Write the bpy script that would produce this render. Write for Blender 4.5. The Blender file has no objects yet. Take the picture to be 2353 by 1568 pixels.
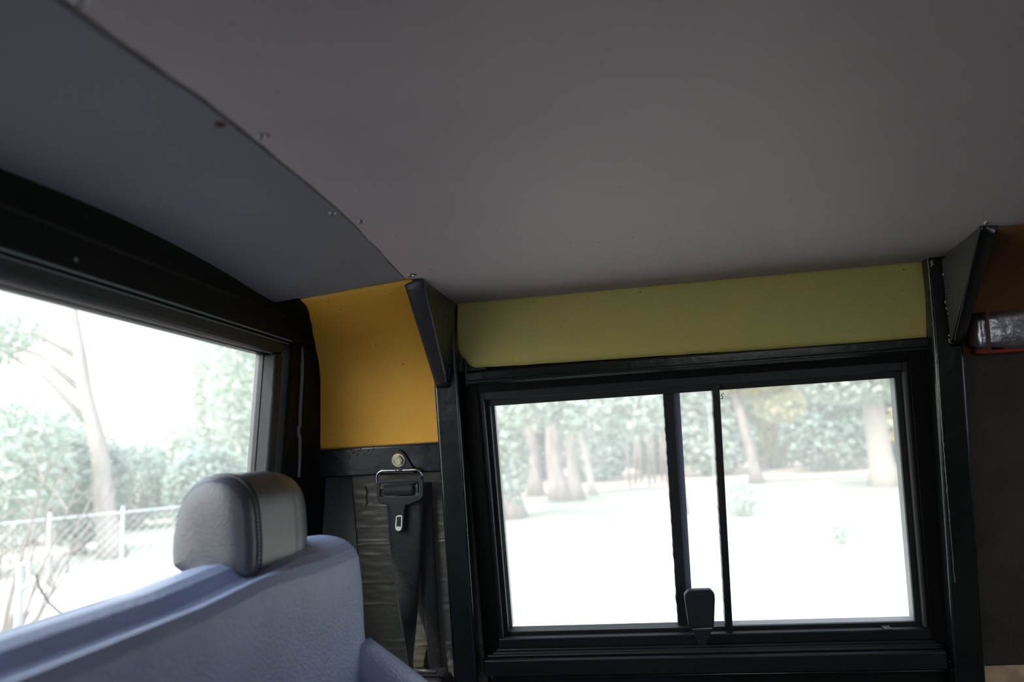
import bpy, math, random
import numpy as np
from mathutils import Matrix, Vector, noise
random.seed(7); np.random.seed(7)
scene = bpy.context.scene
PI = math.pi

# ------------------------------------------------------------------ camera
# vehicle axes: X along the body, Y across towards the far side wall, Z up; eye 1.75 m over the lawn
EYE = 1.75
FPX = 1568.0; CX, CY = 1176.5, 784.0
MR = np.array([[0.98768673, -0.08146361, -0.13356127],
               [0.14446442, 0.14727259, 0.97848905],
               [-0.06004134, -0.98573549, 0.15722777]])      # rows: X, Y, Z in camera (right, down, forward)
cam_d = bpy.data.cameras.new('camera'); cam = bpy.data.objects.new('camera', cam_d)
scene.collection.objects.link(cam); scene.camera = cam
right, down, fwd = MR[:, 0], MR[:, 1], MR[:, 2]
m = Matrix(((right[0], -down[0], -fwd[0], 0), (right[1], -down[1], -fwd[1], 0),
            (right[2], -down[2], -fwd[2], EYE), (0, 0, 0, 1)))
cam.matrix_world = m
cam_d.sensor_width = 36.0; cam_d.lens = 36.0 * FPX / 2353.0
cam_d.clip_start = 0.02; cam_d.clip_end = 400
cam_d.dof.use_dof = True; cam_d.dof.focus_distance = 0.98; cam_d.dof.aperture_fstop = 3.5

# ------------------------------------------------------------------ light
world = bpy.data.worlds.new('world'); scene.world = world; world.use_nodes = True
wn = world.node_tree; wn.nodes.clear()
wo = wn.nodes.new('ShaderNodeOutputWorld'); wb = wn.nodes.new('ShaderNodeBackground')
tc = wn.nodes.new('ShaderNodeTexCoord'); sp = wn.nodes.new('ShaderNodeSeparateXYZ'); cr = wn.nodes.new('ShaderNodeValToRGB')
cr.color_ramp.elements[0].position = 0.0; cr.color_ramp.elements[0].color = (1.0, 0.98, 0.93, 1)
cr.color_ramp.elements[1].position = 0.7; cr.color_ramp.elements[1].color = (0.74, 0.84, 1.0, 1)
wn.links.new(tc.outputs['Generated'], sp.inputs[0]); wn.links.new(sp.outputs['Z'], cr.inputs[0])
mrx = wn.nodes.new('ShaderNodeMapRange'); mrx.inputs['From Min'].default_value = .5; mrx.inputs['From Max'].default_value = .95
mxw = wn.nodes.new('ShaderNodeMix'); mxw.data_type = 'RGBA'; mxw.inputs['B'].default_value = (.42, .52, 1.0, 1)
wn.links.new(sp.outputs['X'], mrx.inputs['Value']); wn.links.new(mrx.outputs[0], mxw.inputs['Factor'])
wn.links.new(cr.outputs[0], mxw.inputs['A']); wn.links.new(mxw.outputs['Result'], wb.inputs['Color'])
dt = wn.nodes.new('ShaderNodeVectorMath'); dt.operation = 'DOT_PRODUCT'; dt.inputs[1].default_value = Vector((-.35, -.62, .80)).normalized()
mxm = wn.nodes.new('ShaderNodeMath'); mxm.operation = 'MAXIMUM'; mxm.inputs[1].default_value = 0     # brighter hazy sky towards the sun
pw = wn.nodes.new('ShaderNodeMath'); pw.operation = 'POWER'; pw.inputs[1].default_value = 2
ml = wn.nodes.new('ShaderNodeMath'); ml.operation = 'MULTIPLY_ADD'; ml.inputs[1].default_value = 10.0; ml.inputs[2].default_value = 1.8
wn.links.new(tc.outputs['Generated'], dt.inputs[0]); wn.links.new(dt.outputs['Value'], mxm.inputs[0]); wn.links.new(mxm.outputs[0], pw.inputs[0])
wn.links.new(pw.outputs[0], ml.inputs[0]); wn.links.new(ml.outputs[0], wb.inputs['Strength'])
wn.links.new(wb.outputs[0], wo.inputs[0])
sun_d = bpy.data.lights.new('sun', 'SUN'); sun_d.energy = 3.5; sun_d.angle = math.radians(1.0); sun_d.color = (1, 0.95, 0.86)
sun = bpy.data.objects.new('sun', sun_d); scene.collection.objects.link(sun)
sun.rotation_euler = Vector((0.35, 0.62, -0.80)).to_track_quat('-Z', 'Y').to_euler()
scene.view_settings.view_transform = 'Standard'; scene.view_settings.look = 'None'
scene.view_settings.exposure = -0.22; scene.view_settings.gamma = 1.0
scene.view_settings.use_curve_mapping = False
scene.cycles.max_bounces = 12; scene.cycles.diffuse_bounces = 6; scene.cycles.transparent_max_bounces = 24
scene.cycles.sample_clamp_indirect = 6.0
scene.cycles.use_denoising = True

# ------------------------------------------------------------------ helpers
def ray(px, py): return MR @ np.array([px - CX, py - CY, FPX])
LEAN = math.radians(9)
WU = np.array([0, -math.sin(LEAN), math.cos(LEAN)])           # up along the leaning side wall
WN = np.array([0, -math.cos(LEAN), -math.sin(LEAN)])          # into the cabin
W0 = np.array([0.0, 1.0005, 0.0])                             # side wall, eye height
def wat(u, v, d=0.0): return W0 + np.array([u, 0, 0]) + WU * v + WN * d
def wuv(px, py, d=0.0):
    """where a point of the side wall lies: run along it and height up it, at depth d"""
    r = ray(px, py); n = -WN
    t = (W0 @ n - d) / (r @ n); p = r * t - W0
    return p[0], (p - WN * d) @ WU
def wpt(px, py, d=0.0): u, v = wuv(px, py, d); return wat(u, v, d)
def atx(px, py, x): r = ray(px, py); return r * x / r[0]
def aty(px, py, y): r = ray(px, py); return r * y / r[1]
def atz(px, py, z): r = ray(px, py); return r * z / r[2]
def ground(px, py): return atz(px, py, -EYE)

def cubic(xs, ys):
    xs = np.array(xs, float); ys = np.array(ys, float)
    ms = np.gradient(ys, xs)
    def fn(x):
        x = min(max(x, xs[0]), xs[-1]); i = min(int(np.searchsorted(xs, x, 'right') - 1), len(xs) - 2)
        h = xs[i+1] - xs[i]; t = (x - xs[i]) / h
        return ((2*t**3-3*t*t+1)*ys[i] + (t**3-2*t*t+t)*h*ms[i] + (-2*t**3+3*t*t)*ys[i+1] + (t**3-t*t)*h*ms[i+1])
    return fn

class MB:
    def __init__(s): s.v = []; s.f = []
    def add(s, vs, fs):
        o = len(s.v); s.v += [tuple(map(float, p)) for p in vs]; s.f += [tuple(o + i for i in f) for f in fs]; return s
    def prism(s, poly, off):
        n = len(poly); P = [np.array(p, float) for p in poly]; off = np.array(off, float)
        return s.add(P + [p + off for p in P], [tuple(range(n)), tuple(range(2*n-1, n-1, -1))] +
                     [(i, i + n, (i + 1) % n + n, (i + 1) % n) for i in range(n)])
    def box(s, a, b):
        (x0, y0, z0), (x1, y1, z1) = a, b
        return s.prism([(x0, y0, z0), (x1, y0, z0), (x1, y1, z0), (x0, y1, z0)], (0, 0, z1 - z0))
    def wbox(s, u0, u1, v0, v1, d0, d1):
        return s.prism([wat(u0, v0, d0), wat(u1, v0, d0), wat(u1, v1, d0), wat(u0, v1, d0)], WN * (d1 - d0))
    def grid(s, fn, nu, nv, closed_u=False):
        vs = [fn(i / (nu - (0 if closed_u else 1)), j / (nv - 1)) for j in range(nv) for i in range(nu)]
        fs = []
        for j in range(nv - 1):
            for i in range(nu if closed_u else nu - 1):
                i2 = (i + 1) % nu; fs.append((j*nu + i, j*nu + i2, (j+1)*nu + i2, (j+1)*nu + i))
        return s.add(vs, fs)
    def tube(s, pts, rad, n=10, closed=False, cap=True):
        P = [np.array(p, float) for p in pts]; k = len(P)
        R = rad if hasattr(rad, '__len__') else [rad] * k
        vs = []; up = None
        for i in range(k):
            a = P[(i-1) % k] if (closed or i > 0) else P[i]; b = P[(i+1) % k] if (closed or i < k-1) else P[i]
            t = (b - a) / (np.linalg.norm(b - a) + 1e-12)
            if up is None:
                up = np.array([0, 0, 1.0]) if abs(t[2]) < .9 else np.array([1.0, 0, 0])
            e = np.cross(t, up); e /= np.linalg.norm(e) + 1e-12; up = np.cross(e, t)
            for q in range(n):
                an = 2*PI*q/n; vs.append(P[i] + R[i]*(e*math.cos(an) + up*math.sin(an)))
        fs = [(i*n + q, i*n + (q+1) % n, ((i+1) % k)*n + (q+1) % n, ((i+1) % k)*n + q) for i in range(k if closed else k-1) for q in range(n)]
        if cap and not closed: fs += [tuple(range(n)), tuple(range((k-1)*n, k*n))]
        return s.add(vs, fs)

def empty(name, loc):
    o = bpy.data.objects.new(name, None); scene.collection.objects.link(o)
    o.empty_display_size = .02; o.location = (float(loc[0]), float(loc[1]), float(loc[2]) + EYE); return o
def mk(name, mb, mat, parent=None, bevel=0, seg=2, smooth=False, subsurf=0, solid=0, origin=None, angle=35, recalc=True):
    me = bpy.data.meshes.new(name)
    V = np.array(mb.v, float) + np.array([0, 0, EYE])
    if parent is not None:
        w = Vector((0, 0, 0)); q = parent
        while q is not None: w = w + q.location; q = q.parent
        org = np.array(w)
    elif origin is not None: org = np.array(origin, float) + np.array([0, 0, EYE])
    else: org = np.array([V[:, 0].mean(), V[:, 1].mean(), V[:, 2].min()])
    V = V - org
    me.from_pydata([tuple(p) for p in V], [], mb.f); me.update()
    if recalc and len(mb.f) < 60000:
        import bmesh
        bm = bmesh.new(); bm.from_mesh(me); bmesh.ops.recalc_face_normals(bm, faces=bm.faces); bm.to_mesh(me); bm.free()
    o = bpy.data.objects.new(name, me); scene.collection.objects.link(o)
    if parent is not None: o.parent = parent
    else: o.location = tuple(org)
    if mat: me.materials.append(mat)
    if solid:
        md = o.modifiers.new('solid', 'SOLIDIFY'); md.thickness = solid; md.offset = 0
    if bevel:
        md = o.modifiers.new('bevel', 'BEVEL'); md.width = bevel; md.segments = seg; md.limit_method = 'ANGLE'; md.angle_limit = math.radians(30)
    if subsurf:
        md = o.modifiers.new('sub', 'SUBSURF'); md.levels = subsurf; md.render_levels = subsurf
    if smooth or bevel or subsurf:
        for p in me.polygons: p.use_smooth = True
        if not subsurf and not smooth:
            me.set_sharp_from_angle(angle=math.radians(angle))
    return o
def tag(o, label=None, cat=None, group=None, kind=None):
    if label: o['label'] = label
    if cat: o['category'] = cat
    if group: o['group'] = group
    if kind: o['kind'] = kind
    return o
def struct(o, label): return tag(o, label, None, None, 'structure')

# ------------------------------------------------------------------ materials
def mat(name, col, rough=.5, metal=0, bump=0, bscale=50, col2=None, cscale=8, coat=0, spec=.5, detail=4, lo=.35, hi=.65, sheen=0, stretch=None):
    mt = bpy.data.materials.new(name); mt.use_nodes = True; nt = mt.node_tree; b = nt.nodes['Principled BSDF']
    b.inputs['Base Color'].default_value = (*col, 1); b.inputs['Roughness'].default_value = rough
    b.inputs['Metallic'].default_value = metal; b.inputs['Specular IOR Level'].default_value = spec
    if coat: b.inputs['Coat Weight'].default_value = coat; b.inputs['Coat Roughness'].default_value = .12
    if sheen: b.inputs['Sheen Weight'].default_value = sheen
    t = nt.nodes.new('ShaderNodeTexCoord'); vec = t.outputs['Object']
    if stretch:
        mp = nt.nodes.new('ShaderNodeMapping'); mp.inputs['Scale'].default_value = stretch
        nt.links.new(vec, mp.inputs[0]); vec = mp.outputs[0]
    if col2:
        n = nt.nodes.new('ShaderNodeTexNoise'); n.inputs['Scale'].default_value = cscale; n.inputs['Detail'].default_value = detail
        r = nt.nodes.new('ShaderNodeValToRGB'); e = r.color_ramp.elements
        e[0].position = lo; e[0].color = (*col, 1); e[1].position = hi; e[1].color = (*col2, 1)
        nt.links.new(vec, n.inputs['Vector']); nt.links.new(n.outputs['Fac'], r.inputs[0]); nt.links.new(r.outputs[0], b.inputs['Base Color'])
    if bump:
        n = nt.nodes.new('ShaderNodeTexNoise'); n.inputs['Scale'].default_value = bscale; n.inputs['Detail'].default_value = 5
        bp = nt.nodes.new('ShaderNodeBump'); bp.inputs['Strength'].default_value = bump; bp.inputs['Distance'].default_value = .002
        nt.links.new(vec, n.inputs['Vector']); nt.links.new(n.outputs['Fac'], bp.inputs['Height']); nt.links.new(bp.outputs[0], b.inputs['Normal'])
    return mt
def add_spots(mt, col, scale, thr, tight=.03):
    """small specks of dirt with a shape of their own"""
    nt = mt.node_tree; b = nt.nodes['Principled BSDF']; t = nt.nodes.new('ShaderNodeTexCoord')
    v = nt.nodes.new('ShaderNodeTexVoronoi'); v.inputs['Scale'].default_value = scale
    r = nt.nodes.new('ShaderNodeValToRGB'); r.color_ramp.elements[0].position = thr; r.color_ramp.elements[0].color = (1, 1, 1, 1)
    r.color_ramp.elements[1].position = thr + tight; r.color_ramp.elements[1].color = (0, 0, 0, 1)
    n = nt.nodes.new('ShaderNodeTexNoise'); n.inputs['Scale'].default_value = scale * .4
    r2 = nt.nodes.new('ShaderNodeValToRGB'); r2.color_ramp.elements[0].position = .55; r2.color_ramp.elements[1].position = .62
    mu = nt.nodes.new('ShaderNodeMath'); mu.operation = 'MULTIPLY'
    mx = nt.nodes.new('ShaderNodeMix'); mx.data_type = 'RGBA'
    nt.links.new(t.outputs['Object'], v.inputs['Vector']); nt.links.new(v.outputs['Distance'], r.inputs[0])
    nt.links.new(t.outputs['Object'], n.inputs['Vector']); nt.links.new(n.outputs['Fac'], r2.inputs[0])
    nt.links.new(r.outputs[0], mu.inputs[0]); nt.links.new(r2.outputs[0], mu.inputs[1]); nt.links.new(mu.outputs[0], mx.inputs['Factor'])
    old = b.inputs['Base Color'].links
    if old: nt.links.new(old[0].from_socket, mx.inputs['A'])
    else: mx.inputs['A'].default_value = b.inputs['Base Color'].default_value
    mx.inputs['B'].default_value = (*col, 1); nt.links.new(mx.outputs['Result'], b.inputs['Base Color'])

M = {}
M['ceiling'] = mat('headliner_board', (.45, .365, .37), .6, bump=.25, bscale=300, col2=(.49, .40, .405), cscale=6, spec=.35, stretch=(1, 1, 1))
add_spots(M['ceiling'], (.12, .1, .1), 60, .05)
M['ceiling_front'] = mat('front_headliner_shaded', (.195, .185, .212), .6, bump=.25, bscale=300, col2=(.225, .212, .24), cscale=6, spec=.35)  # darker bluish base colour stands in for the shade by the header
M['paint'] = mat('black_green_paint', (.006, .010, .009), .30, bump=.5, bscale=60, coat=.6)
M['paint_dull'] = mat('dull_black_paint', (.005, .006, .005), .6, bump=.3, bscale=80, spec=.12)
M['rubber'] = mat('rubber_seal', (.012, .013, .014), .6, bump=.2, bscale=120)
M['frame'] = mat('window_frame_anodised', (.010, .011, .014), .45, bump=.15, bscale=150)
M['alu'] = mat('worn_aluminium', (.12, .12, .12), .5, metal=.6, bump=.1)
M['bead'] = mat('grey_sealant_bead', (.16, .19, .18), .5, bump=.3, bscale=200)
M['foam'] = mat('ochre_foam_board', (.95, .47, .05), .6, bump=.35, bscale=400, col2=(.97, .53, .06), cscale=9)
add_spots(M['foam'], (.16, .08, .02), 55, .06)
M['foam_green_lit'] = mat('green_lit_foam_board', (.66, .54, .16), .6, bump=.35, bscale=400, col2=(.58, .54, .17), cscale=7)  # same foam; the greener light on it is put into the colour
add_spots(M['foam_green_lit'], (.10, .08, .02), 45, .05)
M['vinyl_seat'] = mat('blue_grey_vinyl', (.24, .295, .445), .34, bump=.7, bscale=380, col2=(.31, .37, .55), cscale=12, spec=.7)
M['vinyl_head'] = mat('charcoal_vinyl', (.055, .057, .07), .33, bump=.22, bscale=500, spec=.6)
M['thread'] = mat('dark_thread', (.02, .018, .035), .7)
M['belt'] = mat('black_webbing', (.011, .011, .018), .5, bump=.6, bscale=700, sheen=.15)
M['plastic'] = mat('charcoal_plastic', (.022, .023, .030), .42, bump=.15, bscale=300)
M['chrome'] = mat('chrome', (.75, .76, .8), .12, metal=1)
M['zinc'] = mat('zinc_bolt', (.55, .50, .38), .38, metal=.9, bump=.2, bscale=200)
M['rust'] = mat('rust', (.11, .022, .014), .75, bump=.6, bscale=200, col2=(.16, .05, .02), cscale=200)
M['screw'] = mat('steel_screw', (.5, .48, .45), .3, metal=1, bump=.3, bscale=400)
M['mat'] = mat('bitumen_mat', (.12, .12, .10), .4, bump=.5, bscale=90, col2=(.14, .135, .11), cscale=25)
M['panel'] = mat('dark_side_panel', (.08, .09, .095), .6, bump=.3, bscale=100)
M['brown'] = mat('brown_fibre_panel', (.055, .045, .035), .7, bump=.6, bscale=150, col2=(.035, .03, .024), cscale=20)
M['tan'] = mat('sun_patch_tan', (.6, .45, .28), .7, bump=.8, bscale=120, col2=(.4, .28, .17), cscale=40)
M['foil'] = mat('crinkled_foil_tape', (.42, .41, .46), .3, metal=.85, bump=1.0, bscale=70)
M['red'] = mat('red_cloth', (.35, .03, .02), .7)
M['strap'] = mat('brown_strap', (.10, .045, .03), .6)
M['dark'] = mat('dark_lining', (.03, .028, .027), .8)
M['floor'] = mat('floor_mat', (.06, .055, .05), .8, bump=.4, bscale=60)

def glass_mat(name, haze, col):
    mt = bpy.data.materials.new(name); mt.use_nodes = True; nt = mt.node_tree; nt.nodes.clear()
    o = nt.nodes.new('ShaderNodeOutputMaterial'); tr = nt.nodes.new('ShaderNodeBsdfTransparent'); tl = nt.nodes.new('ShaderNodeBsdfTranslucent')
    gl = nt.nodes.new('ShaderNodeBsdfGlossy'); lw = nt.nodes.new('ShaderNodeLayerWeight'); fr = nt.nodes.new('ShaderNodeMath'); m1 = nt.nodes.new('ShaderNodeMixShader'); m2 = nt.nodes.new('ShaderNodeMixShader')
    tr.inputs[0].default_value = (.995, 1, .985, 1); tl.inputs[0].default_value = (*col, 1); gl.inputs['Roughness'].default_value = .02
    t = nt.nodes.new('ShaderNodeTexCoord'); n = nt.nodes.new('ShaderNodeTexNoise'); n.inputs['Scale'].default_value = 6; n.inputs['Detail'].default_value = 6
    r = nt.nodes.new('ShaderNodeMapRange'); r.inputs['From Min'].default_value = .3; r.inputs['From Max'].default_value = .7
    r.inputs['To Min'].default_value = haze * .8; r.inputs['To Max'].default_value = haze * 1.2
    v = nt.nodes.new('ShaderNodeTexVoronoi'); v.inputs['Scale'].default_value = 160                 # specks of dried water
    vr = nt.nodes.new('ShaderNodeMapRange'); vr.inputs['From Min'].default_value = .07; vr.inputs['From Max'].default_value = .12
    vr.inputs['To Min'].default_value = haze * .55; vr.inputs['To Max'].default_value = 0
    ad = nt.nodes.new('ShaderNodeMath'); ad.operation = 'ADD'
    L = nt.links
    L.new(t.outputs['Object'], n.inputs['Vector']); L.new(n.outputs['Fac'], r.inputs['Value'])
    L.new(t.outputs['Object'], v.inputs['Vector']); L.new(v.outputs['Distance'], vr.inputs['Value'])
    L.new(r.outputs[0], ad.inputs[0]); L.new(vr.outputs[0], ad.inputs[1])
    L.new(ad.outputs[0], m1.inputs[0]); L.new(tr.outputs[0], m1.inputs[1]); L.new(tl.outputs[0], m1.inputs[2])
    fr.operation = 'POWER'; fr.inputs[1].default_value = 5; L.new(lw.outputs['Facing'], fr.inputs[0])
    L.new(fr.outputs[0], m2.inputs[0]); L.new(m1.outputs[0], m2.inputs[1]); L.new(gl.outputs[0], m2.inputs[2]); L.new(m2.outputs[0], o.inputs[0])
    return mt
M['glass_side'] = glass_mat('dusty_glass', .18, (1, 1, .97))
M['glass_rear'] = glass_mat('dusty_rear_glass', .05, (1, .99, .93))

def leaf_mat(name, cols, trans=.45):
    mt = bpy.data.materials.new(name); mt.use_nodes = True; nt = mt.node_tree; b = nt.nodes['Principled BSDF']
    g = nt.nodes.new('ShaderNodeNewGeometry'); r = nt.nodes.new('ShaderNodeValToRGB'); e = r.color_ramp.elements
    while len(e) < len(cols): e.new(.5)
    for i, c in enumerate(cols): e[i].position = i / (len(cols) - 1); e[i].color = (*c, 1)
    nt.links.new(g.outputs['Random Per Island'], r.inputs[0]); nt.links.new(r.outputs[0], b.inputs['Base Color'])
    b.inputs['Roughness'].default_value = .5
    tl = nt.nodes.new('ShaderNodeBsdfTranslucent'); mx = nt.nodes.new('ShaderNodeMixShader'); mx.inputs[0].default_value = trans
    o = nt.nodes['Material Output']; nt.links.new(r.outputs[0], tl.inputs[0])
    nt.links.new(b.outputs[0], mx.inputs[1]); nt.links.new(tl.outputs[0], mx.inputs[2]); nt.links.new(mx.outputs[0], o.inputs[0])
    return mt
M['leaf'] = leaf_mat('green_leaves', [(.24, .31, .24), (.38, .44, .37), (.54, .58, .50), (.32, .385, .32)])
M['leaf_dark'] = leaf_mat('dark_green_leaves', [(.19, .25, .21), (.29, .36, .31), (.38, .44, .37)])
M['leaf_autumn'] = leaf_mat('yellowing_leaves', [(.34, .46, .30), (.68, .56, .26), (.42, .50, .32), (.66, .46, .28)])
M['bark'] = mat('tree_bark', (.17, .13, .11), .9, bump=1, bscale=12, col2=(.27, .22, .19), cscale=5, stretch=(1, 1, .3))
M['bark_pale'] = mat('pale_tree_bark', (.40, .35, .29), .9, bump=1, bscale=12, col2=(.36, .30, .26), cscale=5, stretch=(1, 1, .3))
M['lawn'] = mat('dry_lawn', (.45, .44, .35), .95, col2=(.56, .545, .46), cscale=.35, detail=6)
M['litter'] = mat('leaf_litter', (.40, .28, .22), .95, col2=(.52, .40, .32), cscale=2)
M['galv'] = mat('galvanised_steel', (.45, .47, .47), .5, metal=.4)
M['shed'] = mat('white_painted_steel', (.8, .8, .78), .5)

# ------------------------------------------------------------------ ceiling
arch = cubic([-.8, -.4, 0, .25, .4, .55, .7, .8, .97, 1.05], [.205, .21, .214, .222, .232, .236, .2295, .220, .2165, .216])
SEAM = -.2405
def ceil_z(x, y):
    z = arch(y)
    if x < SEAM: z -= .008 * min(1, (SEAM - x) / .19)
    return z
def seam_w(y):           # half gap of the seam, open towards the middle of the roof
    w = .0004 + .0017 * max(0, min(1, (.72 - y) / .5))
    return w + .0005 * (noise.noise(Vector((y * 30, 3, 0))) > .15)
def seam_x(y): return SEAM + .0022 * noise.noise(Vector((y * 9, 0, 0))) + .0012 * noise.noise(Vector((y * 26, 5, 0)))
def sheet(x0f, x1f, y0, y1, nx, ny, lift=0.0):
    b = MB()
    def P(top):
        def f(s, t):
            y = y0 + (y1 - y0) * t; xa, xb = x0f(y), x1f(y); x = xa + (xb - xa) * s
            return (x, y, ceil_z(x, y) + lift + top)
        return f
    b.grid(P(0), nx, ny); b.grid(P(.004), nx, ny); n = nx * ny
    for j in range(ny - 1):
        for i in (0, nx - 1):
            a = j * nx + i; c = (j + 1) * nx + i; b.f.append((a, c, c + n, a + n))
    for i in range(nx - 1):
        for j in (0, ny - 1):
            a = j * nx + i; c = a + 1; b.f.append((a, c, c + n, a + n))
    return b
c1 = mk('ceiling', sheet(lambda y: seam_x(y) + seam_w(y), lambda y: 1.75, -.80, .972, 30, 110), M['ceiling'], smooth=True)
struct(c1, 'large brownish grey roof lining board over the sliding window')
c2 = mk('ceiling', sheet(lambda y: -.47, lambda y: seam_x(y) - seam_w(y), -.80, .972, 16, 110, lift=-.0006), M['ceiling_front'], smooth=True)
struct(c2, 'narrow bluish grey roof lining strip over the big fixed window')
for o in (c1, c2): o.data.set_sharp_from_angle(angle=math.radians(40))
rs = mk('ceiling', MB().box((-.50, -.85, .29), (1.8, 1.12, .30)), M['dark']); struct(rs, 'outer roof skin')

# ------------------------------------------------------------------ side wall (far wall with the sliding window)
u_pl = (wuv(1001, 900, .022)[0], wuv(1056, 900, .022)[0])       # left post
u_pr = (wuv(2158, 900, .022)[0], wuv(2228, 900, .022)[0])       # right post
GL = dict(u0=wuv(1121, 925)[0], u1=wuv(2086, 1100)[0], v0=wuv(1600, 1452)[1], v1=wuv(1600, 903)[1])   # clear opening
rail_t = wuv(860, 1026, .012)[1]; rail_b = wuv(860, 1094, .012)[1]

b = MB()
b.wbox(GL['u0']-.04, GL['u1']+.06, GL['v1']+.03, .30, -.045, -.03)        # behind the upper foam
b.wbox(-.462, GL['u0']-.035, -.95, .30, -.045, -.03)
b.wbox(GL['u1']+.035, 1.8, -.95, .30, -.045, -.03)
b.wbox(GL['u0']-.04, GL['u1']+.04, -.95, GL['v0']-.03, -.045, -.03)
wsd = mk('wall_side', b, M['dark']); struct(wsd, 'outer side wall skin behind the linings')

# window_1: stepped frame, panes, latch
win = empty('window_1', wat((GL['u0']+GL['u1'])/2, GL['v0'], 0)); struct(win, 'black framed sliding side window')
def ring(mb, u0, u1, v0, v1, w, d0, d1, wb=None, wt=None, wr=None):
    wb = w if wb is None else wb; wt = w if wt is None else wt; wr = w if wr is None else wr
    mb.wbox(u0 - w, u0, v0 - wb, v1 + wt, d0, d1); mb.wbox(u1, u1 + wr, v0 - wb, v1 + wt, d0, d1)
    mb.wbox(u0, u1, v1, v1 + wt, d0, d1); mb.wbox(u0, u1, v0 - wb, v0, d0, d1)
b = MB(); ring(b, GL['u0'] - .014, GL['u1'] + .014, GL['v0'] - .018, GL['v1'] + .022, .022, -.03, .000, wb=.03, wt=.016, wr=.03)
mk('outer_frame', b, M['paint_dull'], win, bevel=.0012)
b = MB(); ring(b, GL['u0'] - .006, GL['u1'] + .008, GL['v0'] - .008, GL['v1'] + .010, .009, -.032, -.006, wt=.013)
mk('sash_frame', b, M['frame'], win, bevel=.001)
b = MB(); ring(b, GL['u0'], GL['u1'], GL['v0'], GL['v1'], .007, -.034, -.014, wb=.009, wt=.011, wr=.009)
mk('glazing_channel', b, M['rubber'], win, bevel=.0006)
b = MB()
for (ua, ub) in ((GL['u0'] - .0075, GL['u0'] - .0060), (GL['u1'] + .0075, GL['u1'] + .0105)):
    b.wbox(ua, ub, GL['v0'] - .004, GL['v1'] + .008, -.012, -.0045)
mk('metal_edge', b, M['alu'], win)
# pale outer gasket, lit from outside
b = MB(); b.wbox(GL['u0'] - .001, GL['u0'] + .004, GL['v0'], GL['v1'], -.046, -.030); mk('outer_gasket', b, M['bead'], win)
# panes: fixed (outer) on the left, slider (inner) on the right, overlapping
um1 = wuv(1541, 1000, -.028); um1b = wuv(1567, 1400, -.028); um2 = wuv(1649, 1000, -.018); um2b = wuv(1671, 1400, -.018)
def vbar(mb, pa, pb, w, d0, d1, jag=0, side=1):
    """upright bar between two places of the wall; its seal has a ragged edge"""
    n = 70; v0, v1 = GL['v0'] - .006, GL['v1'] + .008
    def uc(v): return pa[0] + (pb[0] - pa[0]) * (v - pa[1]) / (pb[1] - pa[1])
    L, R = [], []
    for i in range(n + 1):
        v = v0 + (v1 - v0) * i / n; c = uc(v)
        L.append((c - w/2 - (jag * max(0, noise.noise(Vector((i * 1.7, 2, side))) + .1) * 1.6 if jag else 0), v)); R.append((c + w/2, v))
    vs = [wat(u, v, d0) for u, v in L] + [wat(u, v, d0) for u, v in R] + [wat(u, v, d1) for u, v in L] + [wat(u, v, d1) for u, v in R]
    k = n + 1; fs = []
    for i in range(n):
        fs += [(i, i+1, k+i+1, k+i), (2*k+i, 3*k+i, 3*k+i+1, 2*k+i+1), (i, 2*k+i, 2*k+i+1, i+1), (k+i, k+i+1, 3*k+i+1, 3*k+i)]
    fs += [(0, k, 3*k, 2*k), (k-1, 3*k-1, 4*k-1, 2*k-1)]
    mb.add(vs, fs)
b = MB(); b.wbox(GL['u0'] - .008, um2[0] + .006, GL['v0'] - .008, GL['v1'] + .010, -.0340, -.0335); mk('pane', b, M['glass_side'], win)
b = MB(); b.wbox(um2[0] - .012, GL['u1'] + .012, GL['v0'] - .008, GL['v1'] + .010, -.0190, -.0185); mk('pane', b, M['glass_side'], win)
b = MB(); vbar(b, um1, um1b, .0135, -.036, -.024, jag=.0012); mk('mullion', b, M['rubber'], win)
b = MB(); pa = (um1[0] + .0115, um1[1]); pb = (um1b[0] + .0105, um1b[1]); vbar(b, pa, pb, .010, -.036, -.029); mk('mullion', b, mat('skylit_seal', (.22, .24, .34), .5, bump=.6, bscale=200), win)  # sky light on this seal is painted into its blue grey colour
b = MB(); vbar(b, um2, um2b, .0095, -.021, -.009, jag=.0008, side=4); mk('sash_stile', b, M['frame'], win)
# sill steps
vA = wuv(1600, 1457, -.004)[1]; vB = wuv(1600, 1490, .006)[1]; vC = wuv(1600, 1509, .016)[1]; vD = wuv(1600, 1548, .016)[1]
sL = wuv(1137, 1468, -.002)[0]; sR = wuv(2146, 1442, -.002)[0]
b = MB()
b.wbox(sL, sR, vB - .004, vA, -.03, -.002)
b.wbox(sL + .001, sR, vB - .003, vB + .002, -.03, .002)
b.wbox(sL - .004, sR + .004, vC - .004, vB - .001, -.03, .006)
b.wbox(wuv(1112, 1515, .018)[0], wuv(2176, 1500, .018)[0], vD, vC, -.03, .018)
b.wbox(wuv(1112, 1515, .018)[0] + .003, wuv(2176, 1500, .018)[0] - .004, vC, vC + .004, -.03, .010)
mk('sill', b, M['frame'], win, bevel=.0016)
b = MB(); b.wbox(GL['u0'] - .03, GL['u1'] + .03, vD - .30, vD + .002, -.03, -.004); b.wbox(GL['u0'] - .03, GL['u1'] + .03, vD - .012, vD - .006, -.03, .004)
lwp = mk('wall_side', b, M['paint'], bevel=.002); struct(lwp, 'glossy black wall panel under the sliding window')
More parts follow.
